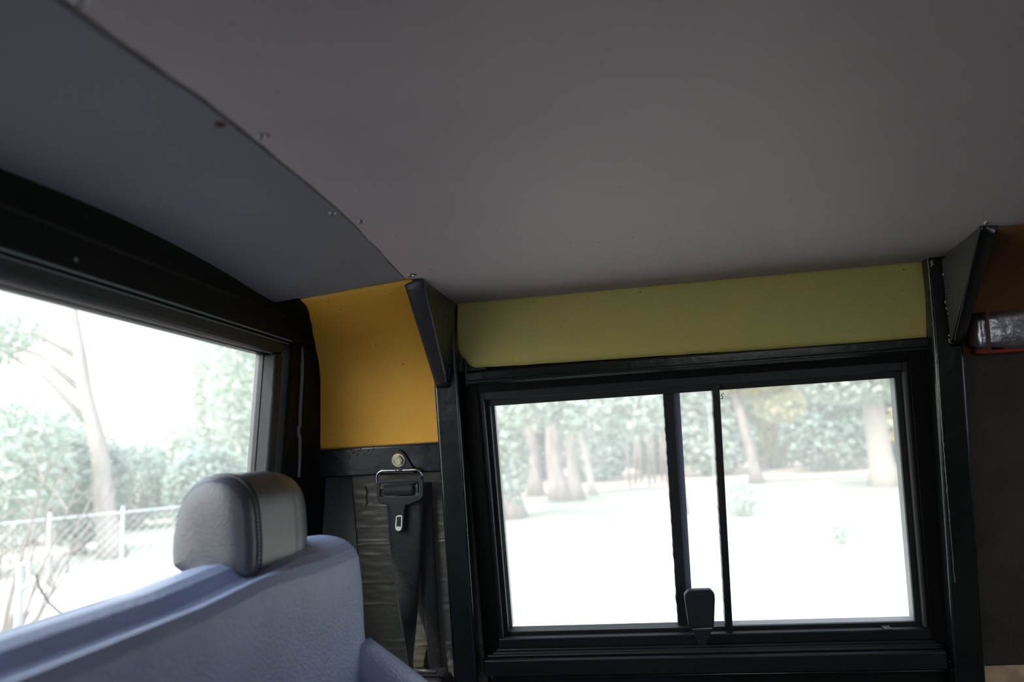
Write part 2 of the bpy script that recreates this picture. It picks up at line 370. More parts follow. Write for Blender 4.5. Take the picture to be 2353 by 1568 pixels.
# latch: broad thumb tab tapering into a stem
def sup(px, py, d): return wpt(px, py, d)
b = MB()
tabp = [(1571, 1362), (1580, 1352), (1630, 1350), (1640, 1360), (1641, 1372), (1639, 1432), (1636, 1438), (1585, 1441), (1581, 1437), (1572, 1372)]
stem = [(1588, 1438), (1634, 1436), (1625, 1458), (1618, 1472), (1606, 1474), (1598, 1462)]
b.prism([sup(x, y, .014) for x, y in tabp], WN * .009)
lt = mk('latch', b, M['plastic'], win, bevel=.0022, seg=3)
b = MB(); b.prism([sup(x, y, .004) for x, y in stem], WN * .014); mk('latch_stem', b, M['plastic'], lt, bevel=.001)
# little black mark on the slider and a nick on the sill
b = MB(); b.tube([wpt(x, y, -.0165) for x, y in ((1663, 905), (1658, 907), (1657, 910), (1661, 912), (1661, 916), (1656, 917))], .0006, 6); mk('glass_mark', b, M['thread'], win)
b = MB(); p = wuv(2041, 1444, .0); b.wbox(p[0] - .005, p[0] + .005, vA - .002, vA + .002, -.012, .0005); mk('sill_clip', b, M['rubber'], win)

# lip rail between foam and window
b = MB()
pL, pR = wuv(1066, 852, .008), wuv(2150, 786, .008)
b.wbox(pL[0], pR[0] + .004, GL['v1'] + .034, (pL[1] + pR[1]) / 2 + .002, -.03, .008)
b.wbox(pL[0], pR[0] + .004, GL['v1'] + .036, GL['v1'] + .042, -.03, .011)
b.wbox(pL[0], pL[0] + .004, GL['v1'] + .034, pL[1] + .016, -.03, .010)
tr = mk('trim_1', b, M['paint'], bevel=.002); struct(tr, 'glossy black rail running over the sliding window')

# posts
def post(us, nm, lab, uskew=-.006):
    b = MB(); u0, u1 = us
    b.prism([wat(u0, .235, .022), wat(u1, .235, .022), wat(u1, .235, -.03), wat(u0, .235, -.03)],
            WU * -1.2 + np.array([uskew * 3, 0, 0]))
    o = mk(nm, b, M['paint'], bevel=.004, seg=3); struct(o, lab); return o
p1 = post(u_pl, 'trim_2', 'glossy black body post left of the sliding window')
p2 = post(u_pr, 'trim_3', 'black body post right of the sliding window')
b = MB()
for (x, y) in ((1023, 926), (1043, 927)):
    c = wpt(x, y, .0225); b.tube([c, c + WN * .0008], .0024, 14)
mk('screw_hole', b, M['dark'], p1)
# bright worn edges and weld beads on the right post
b = MB(); pts = [wat(u_pr[0] - .0006 + .001*noise.noise(Vector((i*.9, 0, 0))), .228 - i * .0055, .0225) for i in range(80)]
b.tube(pts, [.0005 + .0007 * max(0, noise.noise(Vector((i * .8, 7, 0)))) for i in range(80)], 6); mk('worn_lit_edge', b, M['zinc'], p2)
b = MB()
for (x, y) in ((2170, 632), (2175, 702), (2183, 780), (2142, 610)):
    for k in range(5):
        c = wpt(x + random.uniform(-3, 3), y + random.uniform(-10, 10), .024); b.tube([c - WU*.001, c, c + WU * .0025], [.0004, .0013, .0004], 7)
mk('weld_bead', b, M['zinc'], p2, smooth=True)

# foam board over the window, with rounded lower left corner
def foam_top(s):
    xa, ya, xb, yb = 1052, 699, 2140, 602
    p = wuv(xa + (xb - xa) * s, ya + (yb - ya) * s, .001); return p
def foam_bot(s):
    x = 1052 + (2146 - 1052) * s
    y = 846 - (x - 1085) * .0645
    if x < 1100: y -= 46 * (max(0, (1100 - x) / 48)) ** 2.0
    y += 1.2 * noise.noise(Vector((s * 25, 0, 0)))
    return wuv(x, y, .001)
b = MB()
def ff(s, t):
    s2 = s ** 1.25
    p, q = foam_bot(s2), foam_top(s2); u = p[0] + (q[0] - p[0]) * t; v = p[1] + (q[1] - p[1] + .004) * t
    d = .001 + .003 * math.sin(PI * t) * (1 + .8 * noise.noise(Vector((u * 8, v * 8, 1))))
    return wat(u, v, d)
b.grid(ff, 90, 14)
fo = mk('insulation_panel', b, M['foam_green_lit'], solid=.004, smooth=True)
tag(fo, 'long olive yellow foam panel above the sliding window', 'panel', 'yellow foam linings of the side wall')
b = MB(); b.prism([wpt(1056, 790, -.006), wpt(1080, 800, -.006), wpt(1116, 838, -.006), wpt(1120, 850, -.006), wpt(1056, 856, -.006)], WN * .003)
o = mk('trim_4', b, M['paint'], bevel=.001); struct(o, 'black corner plate at lower left of the olive foam panel')

# ochre foam left of the left post, rolling over to the roof
eL = atz(930, 643, ceil_z(-.24, .80) - .001); eL2 = atz(650, 697, ceil_z(-.43, .85) - .001)
def cove(x, ye, ze, t):
    """t 0..1 from roof edge down to z .02 on the wall"""
    vw = .115; wp_ = wat(x, vw, .0); ctrl = wat(x, .205, .0)
    if t < .5:
        s = t / .5; a = np.array([x, ye, ze]); c = ctrl; e = wp_
        return (1-s)**2 * a + 2*s*(1-s) * c + s*s * e
    s = (t - .5) / .5
    return wat(x, vw + (rail_t - .01 - vw) * s, .0)
def coveL(s, t):
    x = -.47 + (u_pl[0] + .015 + .47) * s
    k = (x - eL2[0]) / (eL[0] - eL2[0]); ye = eL2[1] + (eL[1] - eL2[1]) * k
    p = cove(x, ye, ceil_z(x, ye) - .0012, t)
    return p + WN * (.0025 * noise.noise(Vector((x * 9, p[2] * 9, 4))))
fl = mk('insulation_panel', MB().grid(coveL, 24, 40), M['foam'], smooth=True, solid=.002)
tag(fl, 'orange ochre foam panel above the seat belt anchor', 'panel', 'yellow foam linings of the side wall')
def cornerL(s, t):
    p0 = coveL(.2, t); z = p0[2]
    xb = float(np.interp(z, [.02, .165, .185, .2, .21, .22], [-.440, -.427, -.420, -.407, -.388, -.374]))
    x = -.465 + (xb + .465) * s
    k = (x - eL2[0]) / (eL[0] - eL2[0]); ye = eL2[1] + (eL[1] - eL2[1]) * k
    return cove(x, ye, ceil_z(x, ye) - .0012, t) + WN * (.004 if s < .97 else .001)
o = mk('trim_7', MB().grid(cornerL, 20, 50), M['paint_dull'], smooth=True, solid=.002); struct(o, 'black rounded corner lining between the end wall and the ochre foam')
def coveR(s, t):
    x = u_pr[1] - .02 + (1.7 - u_pr[1]) * s
    return cove(x, .825, ceil_z(x, .825) - .0012, t)
M['foam_brown'] = mat('brown_foam_board', (.22, .10, .025), .65, bump=.35, bscale=400, col2=(.17, .08, .02), cscale=9)
fr_ = mk('insulation_panel', MB().grid(coveR, 24, 40), M['foam_brown'], smooth=True, solid=.002)
tag(fr_, 'dark brown foam panel over the foil wrapped duct at right', 'panel', 'yellow foam linings of the side wall')
# brown lining right of the right post
b = MB()
vT = wuv(2300, 806, .006)[1]; vL = wuv(2300, 1528, .006)[1]
b.grid(lambda s, t: wat(u_pr[1] - .02 + 1.2 * s, vL + (vT - vL) * t, .006 + .002 * noise.noise(Vector((s * 20, t * 6, 0)))), 60, 24)
o = mk('wall_side', b, M['brown'], smooth=True); struct(o, 'dark brown lining of the side wall right of the posts')
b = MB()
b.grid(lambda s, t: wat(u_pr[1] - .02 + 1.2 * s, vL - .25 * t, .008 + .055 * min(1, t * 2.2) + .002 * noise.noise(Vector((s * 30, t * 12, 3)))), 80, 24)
o = mk('sun_patch_ledge', b, M['tan'], smooth=True); tag(o, 'tan ledge standing in for the sunlit patch below the brown lining, lower right', 'ledge')  # added bright tan shape paints the sun patch at the wall foot

# cross rail with seat belt anchor
b = MB(); ul = wuv(722, 1060, .012)[0]
b.wbox(ul - .02, u_pl[0] + .004, rail_b, rail_t, -.03, .012)
cr_ = mk('trim_5', b, M['paint'], bevel=.003, seg=3); struct(cr_, 'black cross rail carrying the seat belt anchor')
b = MB()
for (x, y, r) in ((775, 1062, .0011), (790, 1071, .0008), (757, 1075, .001), (812, 1040, .0012), (822, 1046, .0011), (803, 1052, .0012), (796, 1060, .0009), (838, 1043, .0009), (808, 1033, .0011), (846, 1036, .001), (828, 1034, .001), (858, 1033, .0009)):
    c = wpt(x, y, .012); b.tube([c - WU * r * 2.2 + np.array([-r, 0, 0]), c + WN * .0005, c + WU * r * 2.4 + np.array([r, 0, 0])], [r * .3, r, r * .3], 8)
mk('rust_blister', b, M['rust'], cr_, smooth=True)
b = MB(); b.tube([wat(ul + .01, rail_t - .0004, .0118), wat(u_pl[0], rail_t - .0004, .0118)], .0007, 8); mk('worn_lit_edge', b, M['alu'], cr_)  # lit top edge of the rail painted as a thin pale strip

# recess lining below the rail and wrinkled mat
b = MB()
uA = wuv(826, 1300, -.012)[0]
b.grid(lambda s, t: wat(-.462 + (uA + .462) * s, -.95 + (rail_b + .01 + .95) * t, -.022 + .014 * s ** 3), 14, 10)
o = mk('wall_side', b, M['panel'], smooth=True); struct(o, 'smooth dark recess panel behind the seat')
uB = u_pl[1]
def crinkle(s, t):
    u = uA + (uB - uA) * s; v = -.60 + (rail_b + .01 + .60) * t
    h = 0
    for q, (px, py) in enumerate(((830, 1165), (840, 1245), (850, 1252), (845, 1322), (850, 1340), (850, 1390), (850, 1475), (850, 1487), (850, 1213), (1010, 1270), (1010, 1480), (1010, 1490))):
        v_ = wuv(px, py, -.01)[1] + .0022 * noise.noise(Vector((u * 30, q, 0)))
        amp = max(0, .55 + noise.noise(Vector((u * 14, q * 3.1, 2)))); h += .0016 * amp * math.exp(-((v - v_) / .0018) ** 2)
    h += .0012 * noise.noise(Vector((u * 45, v * 130, 3))) + .0014 * noise.noise(Vector((u * 12, v * 30, 5)))
    return wat(u, v, -.011 + h)
o = mk('sound_deadening_mat', MB().grid(crinkle, 90, 420), M['mat'], smooth=True)
tag(o, 'wrinkled grey black bitumen mat behind the seat belt webbing', 'mat')
b = MB(); b.tube([wpt(x, y, -.0085) for x, y in ((838, 1117), (843, 1130), (841, 1143), (843, 1155), (839, 1163))], [.0008, .0010, .0008, .0009, .0004], 6)
mk('rust_trickle', b, M['rust'], o)

# gussets
def gusset(nm, lab, top, wt, wb, fw, sgn):
    """web from roof to post with a folded flange along its sloping edge"""
    root = empty(nm, wb); tag(root, lab, 'bracket', 'steel gussets between the roof and the body posts')
    T, A, B = np.array(top), np.array(wt), np.array(wb)
    ex = np.array([sgn, 0, 0])
    b = MB(); b.prism([T, A, B], ex * .002); mk('web', b, M['paint'] if sgn < 0 else M['gusset_grey'], root, bevel=.0006)
    b = MB(); n = 14
    lo = B + np.array([0, -.004, -.004])
    def fl(s, t):
        p = T + (lo - T) * t; w = fw * (1 - .35 * t); return p + ex * w * s + np.array([0, 1, .25]) * .010 * (abs(s - .15) ** 2.2) * (1 - .3*t)
    b.grid(fl, 9, n); mk('flange', b, M['gusset'] if sgn < 0 else M['paint'], root, smooth=True, solid=.002)
    b = MB()
    for k in range(26):
        p = A + (B - A) * random.uniform(.35, 1); b.tube([p + WN * .001 - WU*.002, p + WN * .003, p + WN * .001 + WU * .003], [.0006, .0016, .0006], 7)
    mk('weld_bead', b, M['paint'], root, smooth=True)
    return root
M['gusset'] = mat('grey_black_gusset_paint', (.028, .028, .036), .38, bump=.4, bscale=60, coat=.3)
M['gusset_grey'] = mat('grey_gusset_paint', (.10, .095, .085), .5, bump=.4, bscale=60, col2=(.07, .065, .06), cscale=15)
gz = ceil_z(-.22, .82)
gl = gusset('gusset_bracket', 'black triangular gusset bracket left of the olive foam panel', atz(972, 641, gz - .0005), wpt(1047, 699, .02), wpt(1030, 885, .022), .027, -1)
gr = gusset('gusset_bracket', 'grey triangular gusset bracket right of the olive foam panel', atz(2252, 521, gz - .0005), wpt(2163, 597, .022), wpt(2184, 790, .022), .022, 1)
# duct
du0 = wuv(2232, 760, .02)[0]; dv0 = wuv(2300, 803, .02)[1]; dv1 = wuv(2300, 716, .02)[1]
root = empty('foil_duct', wat(du0, dv0, .02)); tag(root, 'duct wrapped in crinkled silver foil beside the right gusset', 'duct')
def duct(s, t):
    an = 2 * PI * s; cu, sv = math.cos(an), math.sin(an)
    k = 7; rr = (abs(cu) ** k + abs(sv) ** k) ** (-1 / k)
    e = min(1, .75 + t * 6) if t < .04 else 1
    nn = 1 + .05 * noise.noise(Vector((s * 14, t * 60, 1)))
    return wat(du0 + .9 * t, (dv0 + dv1) / 2 + (dv1 - dv0) / 2 * sv * rr * e * nn, .025 + .018 * cu * rr * e * nn)
b = MB(); b.grid(duct, 48, 160, closed_u=True); b.f.append(tuple(range(48)))
mk('foil_wrap', b, M['foil'], root, smooth=True)
b = MB(); us = wuv(2268, 760, .04)[0]; b.wbox(us - .0015, us + .0015, dv0 - .001, dv1 + .001, .006, .0445); mk('strap', b, M['strap'], root, bevel=.0006)
b = MB(); b.wbox(us - .002, us + .8, dv0 - .0035, dv0 + .0015, .010, .038); mk('red_lining', b, M['red'], root, bevel=.001)

# ------------------------------------------------------------------ rear wall with the big window (left in view)
RK = .085
def xr(z): return -.424 - (.213 - z) * RK
def rat(y, z, d=0.0): return np.array([xr(z) - d, y, z])       # d outward
def rbox(mb, y0, y1, z0, z1, d0, d1):
    return mb.prism([rat(y0, z0, d0), rat(y1, z0, d0), rat(y1, z1, d0), rat(y0, z1, d0)], (-(d1 - d0), 0, 0))
gy1 = .85; gz1 = .1475; gz0 = -.116; gy0 = .16
b = MB()
rbox(b, -.80, 1.03, .166, .285, 0, .045)
rbox(b, gy1 + .035, 1.03, -.9, .166, 0, .045)
rbox(b, gy0 - .12, gy1 + .035, -.9, gz0 - .02, 0, .045)
rbox(b, -.80, gy0 - .02, -.9, .166, 0, .045)
wr = mk('wall_rear', b, M['paint_dull'], bevel=.004, seg=3); struct(wr, 'black painted end wall around the big fixed window')
rw = empty('window_2', rat((gy0 + gy1) / 2, gz0)); struct(rw, 'big fixed window behind the seat')
def rring(mb, y0, y1, z0, z1, w, d0, d1):
    rbox(mb, y0 - w, y1 + w, z1, z1 + w, d0, d1); rbox(mb, y0 - w, y1 + w, z0 - w, z0, d0, d1)
    rbox(mb, y1, y1 + w, z0, z1, d0, d1); rbox(mb, y0 - w, y0, z0, z1, d0, d1)
b = MB(); rring(b, gy0, gy1, gz0, gz1, .020, .004, .03); mk('rubber_seal', b, M['rubber'], rw, bevel=.004, seg=3)
b = MB(); rring(b, gy0, gy1 - .001, gz0, gz1 - .001, .006, .022, .034); mk('glazing_strip', b, M['frame'], rw, bevel=.001)
b = MB(); b.tube([rat(gy0, .1665, -.0004), rat(gy1 + .03, .1665, -.0004)], .0011, 8); b.tube([rat(gy0, .1628, .0034), rat(gy1 + .03, .1628, .0034)], .0008, 8)
mk('lip_highlight', b, M['bead'], rw)  # double highlight along the header drawn as pale lines
b = MB(); b.tube([rat(gy0, gz1 - .0004, .012), rat(gy1, gz1 - .0004, .012)], .0009, 8); mk('pink_edge', b, mat('faded_edge', (.4, .28, .24), .5), rw)
sp_pts = []
for i in range(41):
    t = i / 40; x = 693 - 9 * t + (1.0 * math.sin(t * 9)) - (3 if .62 < t < .70 else 0); y = 797 + 300 * t
    p = atx(x, y, xr(.17 - .2 * t)); sp_pts.append(p + np.array([.001, 0, 0]))
b = MB(); b.tube(sp_pts, [.0012 + .0016 * min(1, i / 6) for i in range(41)], 8); mk('sealant_bead', b, M['bead'], rw, smooth=True)
b = MB(); rbox(b, gy0 - .005, gy1 + .004, gz0 - .004, gz1 + .004, .028, .029); mk('pane', b, M['glass_rear'], rw)
b = MB(); c = atx(172, 596, xr(.17) + .0008)
b.prism([c + np.array([0, .0, .002]), c + np.array([0, .003, .001]), c + np.array([0, .002, -.002]), c + np.array([0, -.001, -.0015])], (.0006, 0, 0)); mk('paint_chip', b, M['bead'], wr)
# corner cove closing the header to the roof
b = MB(); b.box((-.475, -.8, .195), (-.424, 1.03, .285)); o = mk('trim_6', b, M['paint_dull'], bevel=.004); struct(o, 'black header over the big window')

# ------------------------------------------------------------------ the rest of the cabin (behind and beside the eye)
b = MB(); b.box((-.5, -.85, -.95), (1.8, 1.2, -.90)); struct(mk('floor', b, M['floor']), 'cabin floor')
b = MB(); b.box((-.5, -.80, -.92), (1.8, -.76, -.22)); b.box((-.5, -.80, .16), (1.8, -.76, .30)); b.box((-.5, -.80, -.22), (.25, -.76, .16)); b.box((.85, -.80, -.22), (1.8, -.76, .16))
struct(mk('wall_opposite', b, M['dark']), 'near side wall behind the eye')
b = MB(); b.box((1.75, -.85, -.92), (1.8, 1.15, -.15)); b.box((1.75, -.85, .17), (1.8, 1.15, .30)); b.box((1.75, .95, -.15), (1.8, 1.15, .17)); b.box((1.75, -.85, -.15), (1.8, -.75, .17))
struct(mk('wall_front', b, M['dark']), 'far end wall under and over the windscreen')
b = MB(); b.box((1.772, -.75, -.15), (1.775, .95, .17)); w3 = mk('window_3', b, M['glass_side']); struct(w3, 'windscreen at the far end')
b = MB(); b.box((.25, -.782, -.22), (.85, -.78, .16)); w4 = mk('window_4', b, M['glass_side']); struct(w4, 'near side window')

# ------------------------------------------------------------------ seat
seat = empty('seat', (-.30, .45, -.90)); tag(seat, 'blue grey vinyl seat with headrest in front of the big window', 'seat')
Y0, Y1 = -.02, .815
sec = [(-.398, -.62), (-.400, -.30), (-.400, -.14), (-.395, -.104), (-.383, -.0925), (-.364, -.088), (-.347, -.0875), (-.338, -.0915), (-.331, -.1015), (-.322, -.1055), (-.312, -.0995),
       (-.303, -.0985), (-.297, -.107), (-.295, -.14), (-.293, -.19), (-.288, -.25), (-.278, -.30), (-.262, -.36), (-.240, -.45), (-.22, -.62)]
sec2 = {3: (-.394, -.110), 4: (-.382, -.096), 5: (-.362, -.0885), 6: (-.346, -.0872), 7: (-.337, -.0878), 8: (-.329, -.089), 9: (-.320, -.0915), 10: (-.311, -.096), 11: (-.303, -.103), 12: (-.2975, -.113)}
sec3 = [sec2.get(i, p) for i, p in enumerate(sec)]
def backrest(s, t):
    """s around the section, t along the width; both ends are rounded shoulders"""
    k = s * (len(sec) - 1); i = min(int(k), len(sec) - 2); f = k - i; f = f * f * (3 - 2 * f) if 3 < i < 12 else f
    x = sec[i][0] * (1 - f) + sec[i+1][0] * f; z = sec[i][1] * (1 - f) + sec[i+1][1] * f
    y = Y0 + (Y1 - Y0) * (1 - (1 - t) ** 1.6)
    fill = max(0, min(1, (y - .56) / .12)); fill = fill * fill * (3 - 2 * fill)   # the groove runs out beside the headrest
    x2 = sec3[i][0] * (1 - f) + sec3[i+1][0] * f; z2 = sec3[i][1] * (1 - f) + sec3[i+1][1] * f
    x += (x2 - x) * fill; z += (z2 - z) * fill
    e = (Y1 - y) / .055
    if e < 1:
        q = math.sqrt(max(0, 1 - (1 - e) ** 2)); cxs = -.345
        x = cxs + (x - cxs) * (.35 + .65 * q); z = -.62 + (z + .62) * (1 - .055 * (1 - q) ** 1.3)
    hump = .004 * max(0, min(1, (y - .48) / .08)) * max(0, min(1, (z + .16) / .05))
    w = .0012 * noise.noise(Vector((x * 14, y * 9, z * 14)))
    return (x + w, y, z + hump + w)
b = MB(); b.grid(backrest, 153, 70)
n = 153; last = 69 * n; b.f.append(tuple(range(last, last + n))); b.f.append(tuple(range(0, n)))
br = mk('backrest', b, M['vinyl_seat'], seat, smooth=True)
b = MB()
def wing(s, t):
    an = 2 * PI * s; base = np.array([-.300, .775, -.205]); tip = np.array([-.165, .83, -.42])
    c = base + (tip - base) * t; r1 = .012 + .040 * math.sin(min(1, t * 1.5) * PI / 2); r2 = .02 + .05 * min(1, t * 1.8)
    return c + np.array([math.cos(an) * r1, math.sin(an) * r2 - .03 * t, .35 * math.cos(an) * r1])
b.grid(wing, 32, 30, closed_u=True); b.f += [tuple(range(32)), tuple(range(29*32, 30*32))]
bo = mk('side_bolster', b, M['vinyl_seat'], seat, smooth=True)
b = MB(); b.tube([wing(.03 + .12 * t, .28 + .6 * t) + np.array([.0005, 0, .0005]) for t in np.linspace(0, 1, 12)], .0014, 8); mk('seam', b, M['thread'], bo, smooth=True)
b = MB(); b.box((-.30, .05, -.60), (.12, .78, -.47)); mk('cushion', b, M['vinyl_seat'], seat, bevel=.04, seg=5)
b = MB(); b.box((-.36, .10, -.90), (.05, .74, -.60)); mk('base', b, M['dark'], seat, bevel=.01)

# headrest
hy0, hy1 = .582, .712
hp = [(396, 1296), (395, 1262), (400, 1218), (412, 1165), (432, 1126), (462, 1102), (500, 1094), (535, 1102), (560, 1128), (573, 1165), (578, 1215), (580, 1265), (576, 1318), (560, 1331), (520, 1334), (470, 1331), (425, 1320), (402, 1306)]
prof = [aty(x, y, hy0 + .004) for x, y in hp]; prof = [(p[0], p[2]) for p in prof]
# resample the closed outline smoothly
def crom(P, n):
    k = len(P); out = []
    for i in range(n):
        s = i / n * k; a = int(s); f = s - a; p0, p1, p2, p3 = (np.array(P[(a + q - 1) % k]) for q in range(4))
        out.append(.5 * ((2*p1) + (-p0 + p2) * f + (2*p0 - 5*p1 + 4*p2 - p3) * f*f + (-p0 + 3*p1 - 3*p2 + p3) * f**3))
    return out
HP = crom(prof, 96); hc = np.mean(HP, axis=0)
def hsec(y):
    """scale of the outline at y: flat gore near, dome far"""
    if y < hy0 + .012: q = (y - hy0) / .012; return .90 + .10 * math.sqrt(max(0, 1 - (1 - q) ** 2))
    e = (hy1 - y) / .045
    if e < 1: return .55 + .45 * math.sqrt(max(0, 1 - (1 - e) ** 2.2))
    return 1 + .025 * math.sin(PI * (y - hy0) / (hy1 - hy0))
rings = []
for y, k in [(hy0 - .005, .02), (hy0 - .005, .3), (hy0 - .0045, .55), (hy0 - .003, .75), (hy0 - .001, .86)]: rings.append((y, k))
for i in range(34):
    y = hy0 + (hy1 - hy0) * (i / 33); rings.append((y, hsec(y)))
rings += [(hy1 + .001, .45), (hy1 + .002, .25), (hy1 + .002, .03)]
b = MB(); vs = []
zb = min(p[1] for p in HP)
for (y, k) in rings:
    t = (y - hy0) / (hy1 - hy0)
    for p in HP:
        x = hc[0] + (p[0] - hc[0]) * k + .004 * t; z = hc[1] + (p[1] - hc[1]) * k
        if p[1] < hc[1] and k > .5: z = hc[1] + (p[1] - hc[1]) * (k * .5 + .5) * (1 - .04 * max(0, t))
        vs.append((x, y, z))
N = 96
b.add(vs, [(j*N + i, j*N + (i+1) % N, (j+1)*N + (i+1) % N, (j+1)*N + i) for j in range(len(rings) - 1) for i in range(N)] + [tuple(range(N)), tuple(range((len(rings)-1)*N, len(rings)*N))])
hr = mk('headrest', b, M['vinyl_head'], seat, smooth=True)
def loop(y, k, lift=0.0):
    t = (y - hy0) / (hy1 - hy0); out = []
    for p in HP:
        d = p - hc; L = np.linalg.norm(d); x = hc[0] + d[0] * k + .004 * t; z = hc[1] + d[1] * k
        if p[1] < hc[1]: z = hc[1] + d[1] * (k * .5 + .5) * (1 - .04 * max(0, t))
        out.append(np.array([x + d[0] / L * lift, y, z + d[1] / L * lift]))
    return out
b = MB(); b.tube(loop(hy0 + .0125, 1.0, .0002), .0014, 8, closed=True); b.tube(loop(hy0 + .0185, hsec(hy0 + .0185), .0001), .0010, 8, closed=True)
mk('piping', b, M['vinyl_head'], hr, smooth=True)
b = MB()
for (y, k, lf) in ((hy0 + .0003, hsec(hy0 + .0003) * .985, -.0002), (hy0 + .0155, hsec(hy0 + .0155), .0003)):
    lp = loop(y, k, lf)
    dense = []
    for i in range(N): 
        for f in (0, .5): dense.append(lp[i] * (1 - f) + lp[(i + 1) % N] * f)
    for i in range(0, len(dense), 2):
        a, c = dense[i], dense[(i + 1) % len(dense)]; b.tube([a, a + (c - a) * .8], .00055, 6)
st = mk('stitching', b, M['thread'], hr); st['kind'] = 'stuff'
for dy in (.035, .10):
    b = MB(); y = hy0 + dy; b.tube([(-.362, y, -.115), (-.362, y, -.075)], .0045, 14); mk('headrest_post', b, M['chrome'], seat, smooth=True)

# ------------------------------------------------------------------ seat belt
belt = empty('seat_belt', wpt(915, 1060, .012)); tag(belt, 'black seat belt hanging from the anchor on the cross rail', 'seat belt')
D = .018
b = MB()
pl = [(915, 1034), (925, 1037), (932, 1045), (952, 1078), (953, 1084), (882, 1085), (884, 1076), (899, 1045), (906, 1037)]
b.prism([wpt(x, y, .0135) for x, y in pl], WN * .003)
b.prism([wpt(x, y, .0135) for x, y in ((884, 1074), (952, 1073), (953, 1086), (881, 1087))], WN * .0055)
an = mk('anchor_plate', b, M['plastic'], belt, bevel=.0008)
c = wpt(916, 1058, .0165)
b = MB(); b.tube([c, c + WN * .0018], .0102, 32); mk('washer', b, M['zinc'], an, bevel=.0004)
b = MB(); hx = []
for k in range(6):
    a_ = k * PI / 3 + .15; hx.append(c + WN * .0015 + np.array([1, 0, 0]) * .0078 * math.cos(a_) + WU * .0078 * math.sin(a_))
b.prism(hx, WN * .005); bt = mk('bolt', b, M['zinc'], an, bevel=.0006)
b = MB(); q0 = c + WN * .0064; b.tube([q0 + .0048 * (np.array([1, 0, 0]) * math.cos(a_) + WU * math.sin(a_)) for a_ in np.linspace(0, 2*PI, 28)[:-1]], .0007, 8, closed=True); mk('bolt_rim', b, M['zinc'], bt, smooth=True)
b = MB(); b.tube([wpt(909, 1081, .0198), wpt(914, 1081.5, .0205), wpt(924, 1081, .0198)], [.0012, .0018, .0012], 10); mk('rivet', b, M['screw'], an, smooth=True)
# chrome loop
lp = [(867, 1112), (865, 1100), (867, 1090), (874, 1084), (885, 1082), (915, 1081.5), (950, 1080), (960, 1081), (967, 1087), (970, 1097), (970, 1110)]
b = MB(); P = [np.array(wpt(x, y, D)) for x, y in lp]; PP = []
for i in range(len(P) - 1):
    for f in np.linspace(0, 1, 5)[:-1]:
        p0, p1, p2, p3 = P[max(i-1, 0)], P[i], P[i+1], P[min(i+2, len(P)-1)]
        PP.append(.5 * ((2*p1) + (-p0 + p2) * f + (2*p0 - 5*p1 + 4*p2 - p3) * f*f + (-p0 + 3*p1 - 3*p2 + p3) * f**3))
b.tube(PP, .0021, 12); mk('metal_loop', b, M['chrome'], belt, smooth=True)
# tongue: plastic body with slot
def P2(x, y, d): return wpt(x, y, d)
out = [(866, 1113), (868, 1107), (876, 1104), (962, 1098), (970, 1101), (973, 1110), (973, 1138), (968, 1148), (940, 1160), (932, 1168), (931, 1180), (931, 1206), (928, 1216), (919, 1222), (909, 1221), (903, 1214), (902, 1204), (902, 1182), (900, 1168), (893, 1162), (874, 1158), (868, 1150), (866, 1138)]
inn = [(874, 1117), (875, 1113), (880, 1112), (955, 1107), (960, 1108), (962, 1112), (962, 1131), (960, 1137), (955, 1139), (881, 1143), (875, 1142), (873, 1138)]
b = MB()
def ringprism(mb, outer, inner, d, th):
    # connect two outlines by angle around the slot's centre, both resampled
    co = np.array([918.0, 1125.0]); n = 96
    def at_angle(poly, a):
        dr = np.array([math.cos(a), math.sin(a)]); best = None
        for i in range(len(poly)):
            p, q = np.array(poly[i], float), np.array(poly[(i+1) % len(poly)], float); e = q - p; den = dr[0]*e[1] - dr[1]*e[0]
            if abs(den) < 1e-9: continue
            w = p - co; t = (w[0]*e[1] - w[1]*e[0]) / den; s = (w[0]*dr[1] - w[1]*dr[0]) / den
            if t > 0 and -1e-9 <= s <= 1 + 1e-9: best = t if best is None else max(best, t)
        return co + dr * best
    vs = []
    for dd in (d, d + th):
        for poly in (outer, inner):
            for k in range(n):
                x, y = at_angle(poly, 2*PI*k/n); vs.append(wpt(x, y, dd))
    fs = []
    for k in range(n):
        k2 = (k + 1) % n
        fs += [(k, k2, n + k2, n + k), (2*n + k, 3*n + k, 3*n + k2, 2*n + k2), (k, 2*n + k, 2*n + k2, k2), (n + k, n + k2, 3*n + k2, 3*n + k)]
    mb.add(vs, fs)
body_out = [(866, 1113), (868, 1107), (876, 1104), (962, 1098), (970, 1101), (973, 1110), (973, 1138), (968, 1148), (940, 1160), (920, 1164), (893, 1162), (874, 1158), (868, 1150), (866, 1138)]
ringprism(b, body_out, inn, .0195, .007)
tg = mk('tongue', b, M['plastic'], belt, bevel=.0012, seg=3)
stem_o = [(895, 1158), (936, 1157), (932, 1168), (931, 1206), (928, 1216), (919, 1222), (909, 1221), (903, 1214), (902, 1204), (901, 1168)]
b = MB(); b.prism([wpt(x, y, .0195) for x, y in stem_o], WN * .0068); mk('tongue_stem', b, M['plastic'], tg, bevel=.0012, seg=3)
b = MB(); b.prism([wpt(x, y, .0262) for x, y in ((903, 1150), (931, 1149), (931, 1162), (903, 1163))], WN * .0004); mk('moulded_mark', b, M['plastic'], tg, bevel=.0002)
io = [(910, 1188), (913, 1185), (922, 1184), (925, 1187), (924, 1212), (921, 1219), (915, 1221), (910, 1218), (908, 1211)]
b = MB(); b.prism([wpt(x, y, .0263) for x, y in io], WN * .0008); ms = mk('metal_insert', b, M['shed'], tg, bevel=.0003)
b = MB(); b.prism([wpt(x, y, .0271) for x, y in ((912, 1188.5), (921.5, 1187.5), (921, 1210), (911, 1210.5))], WN * .0004); mk('slot', b, M['dark'], ms)
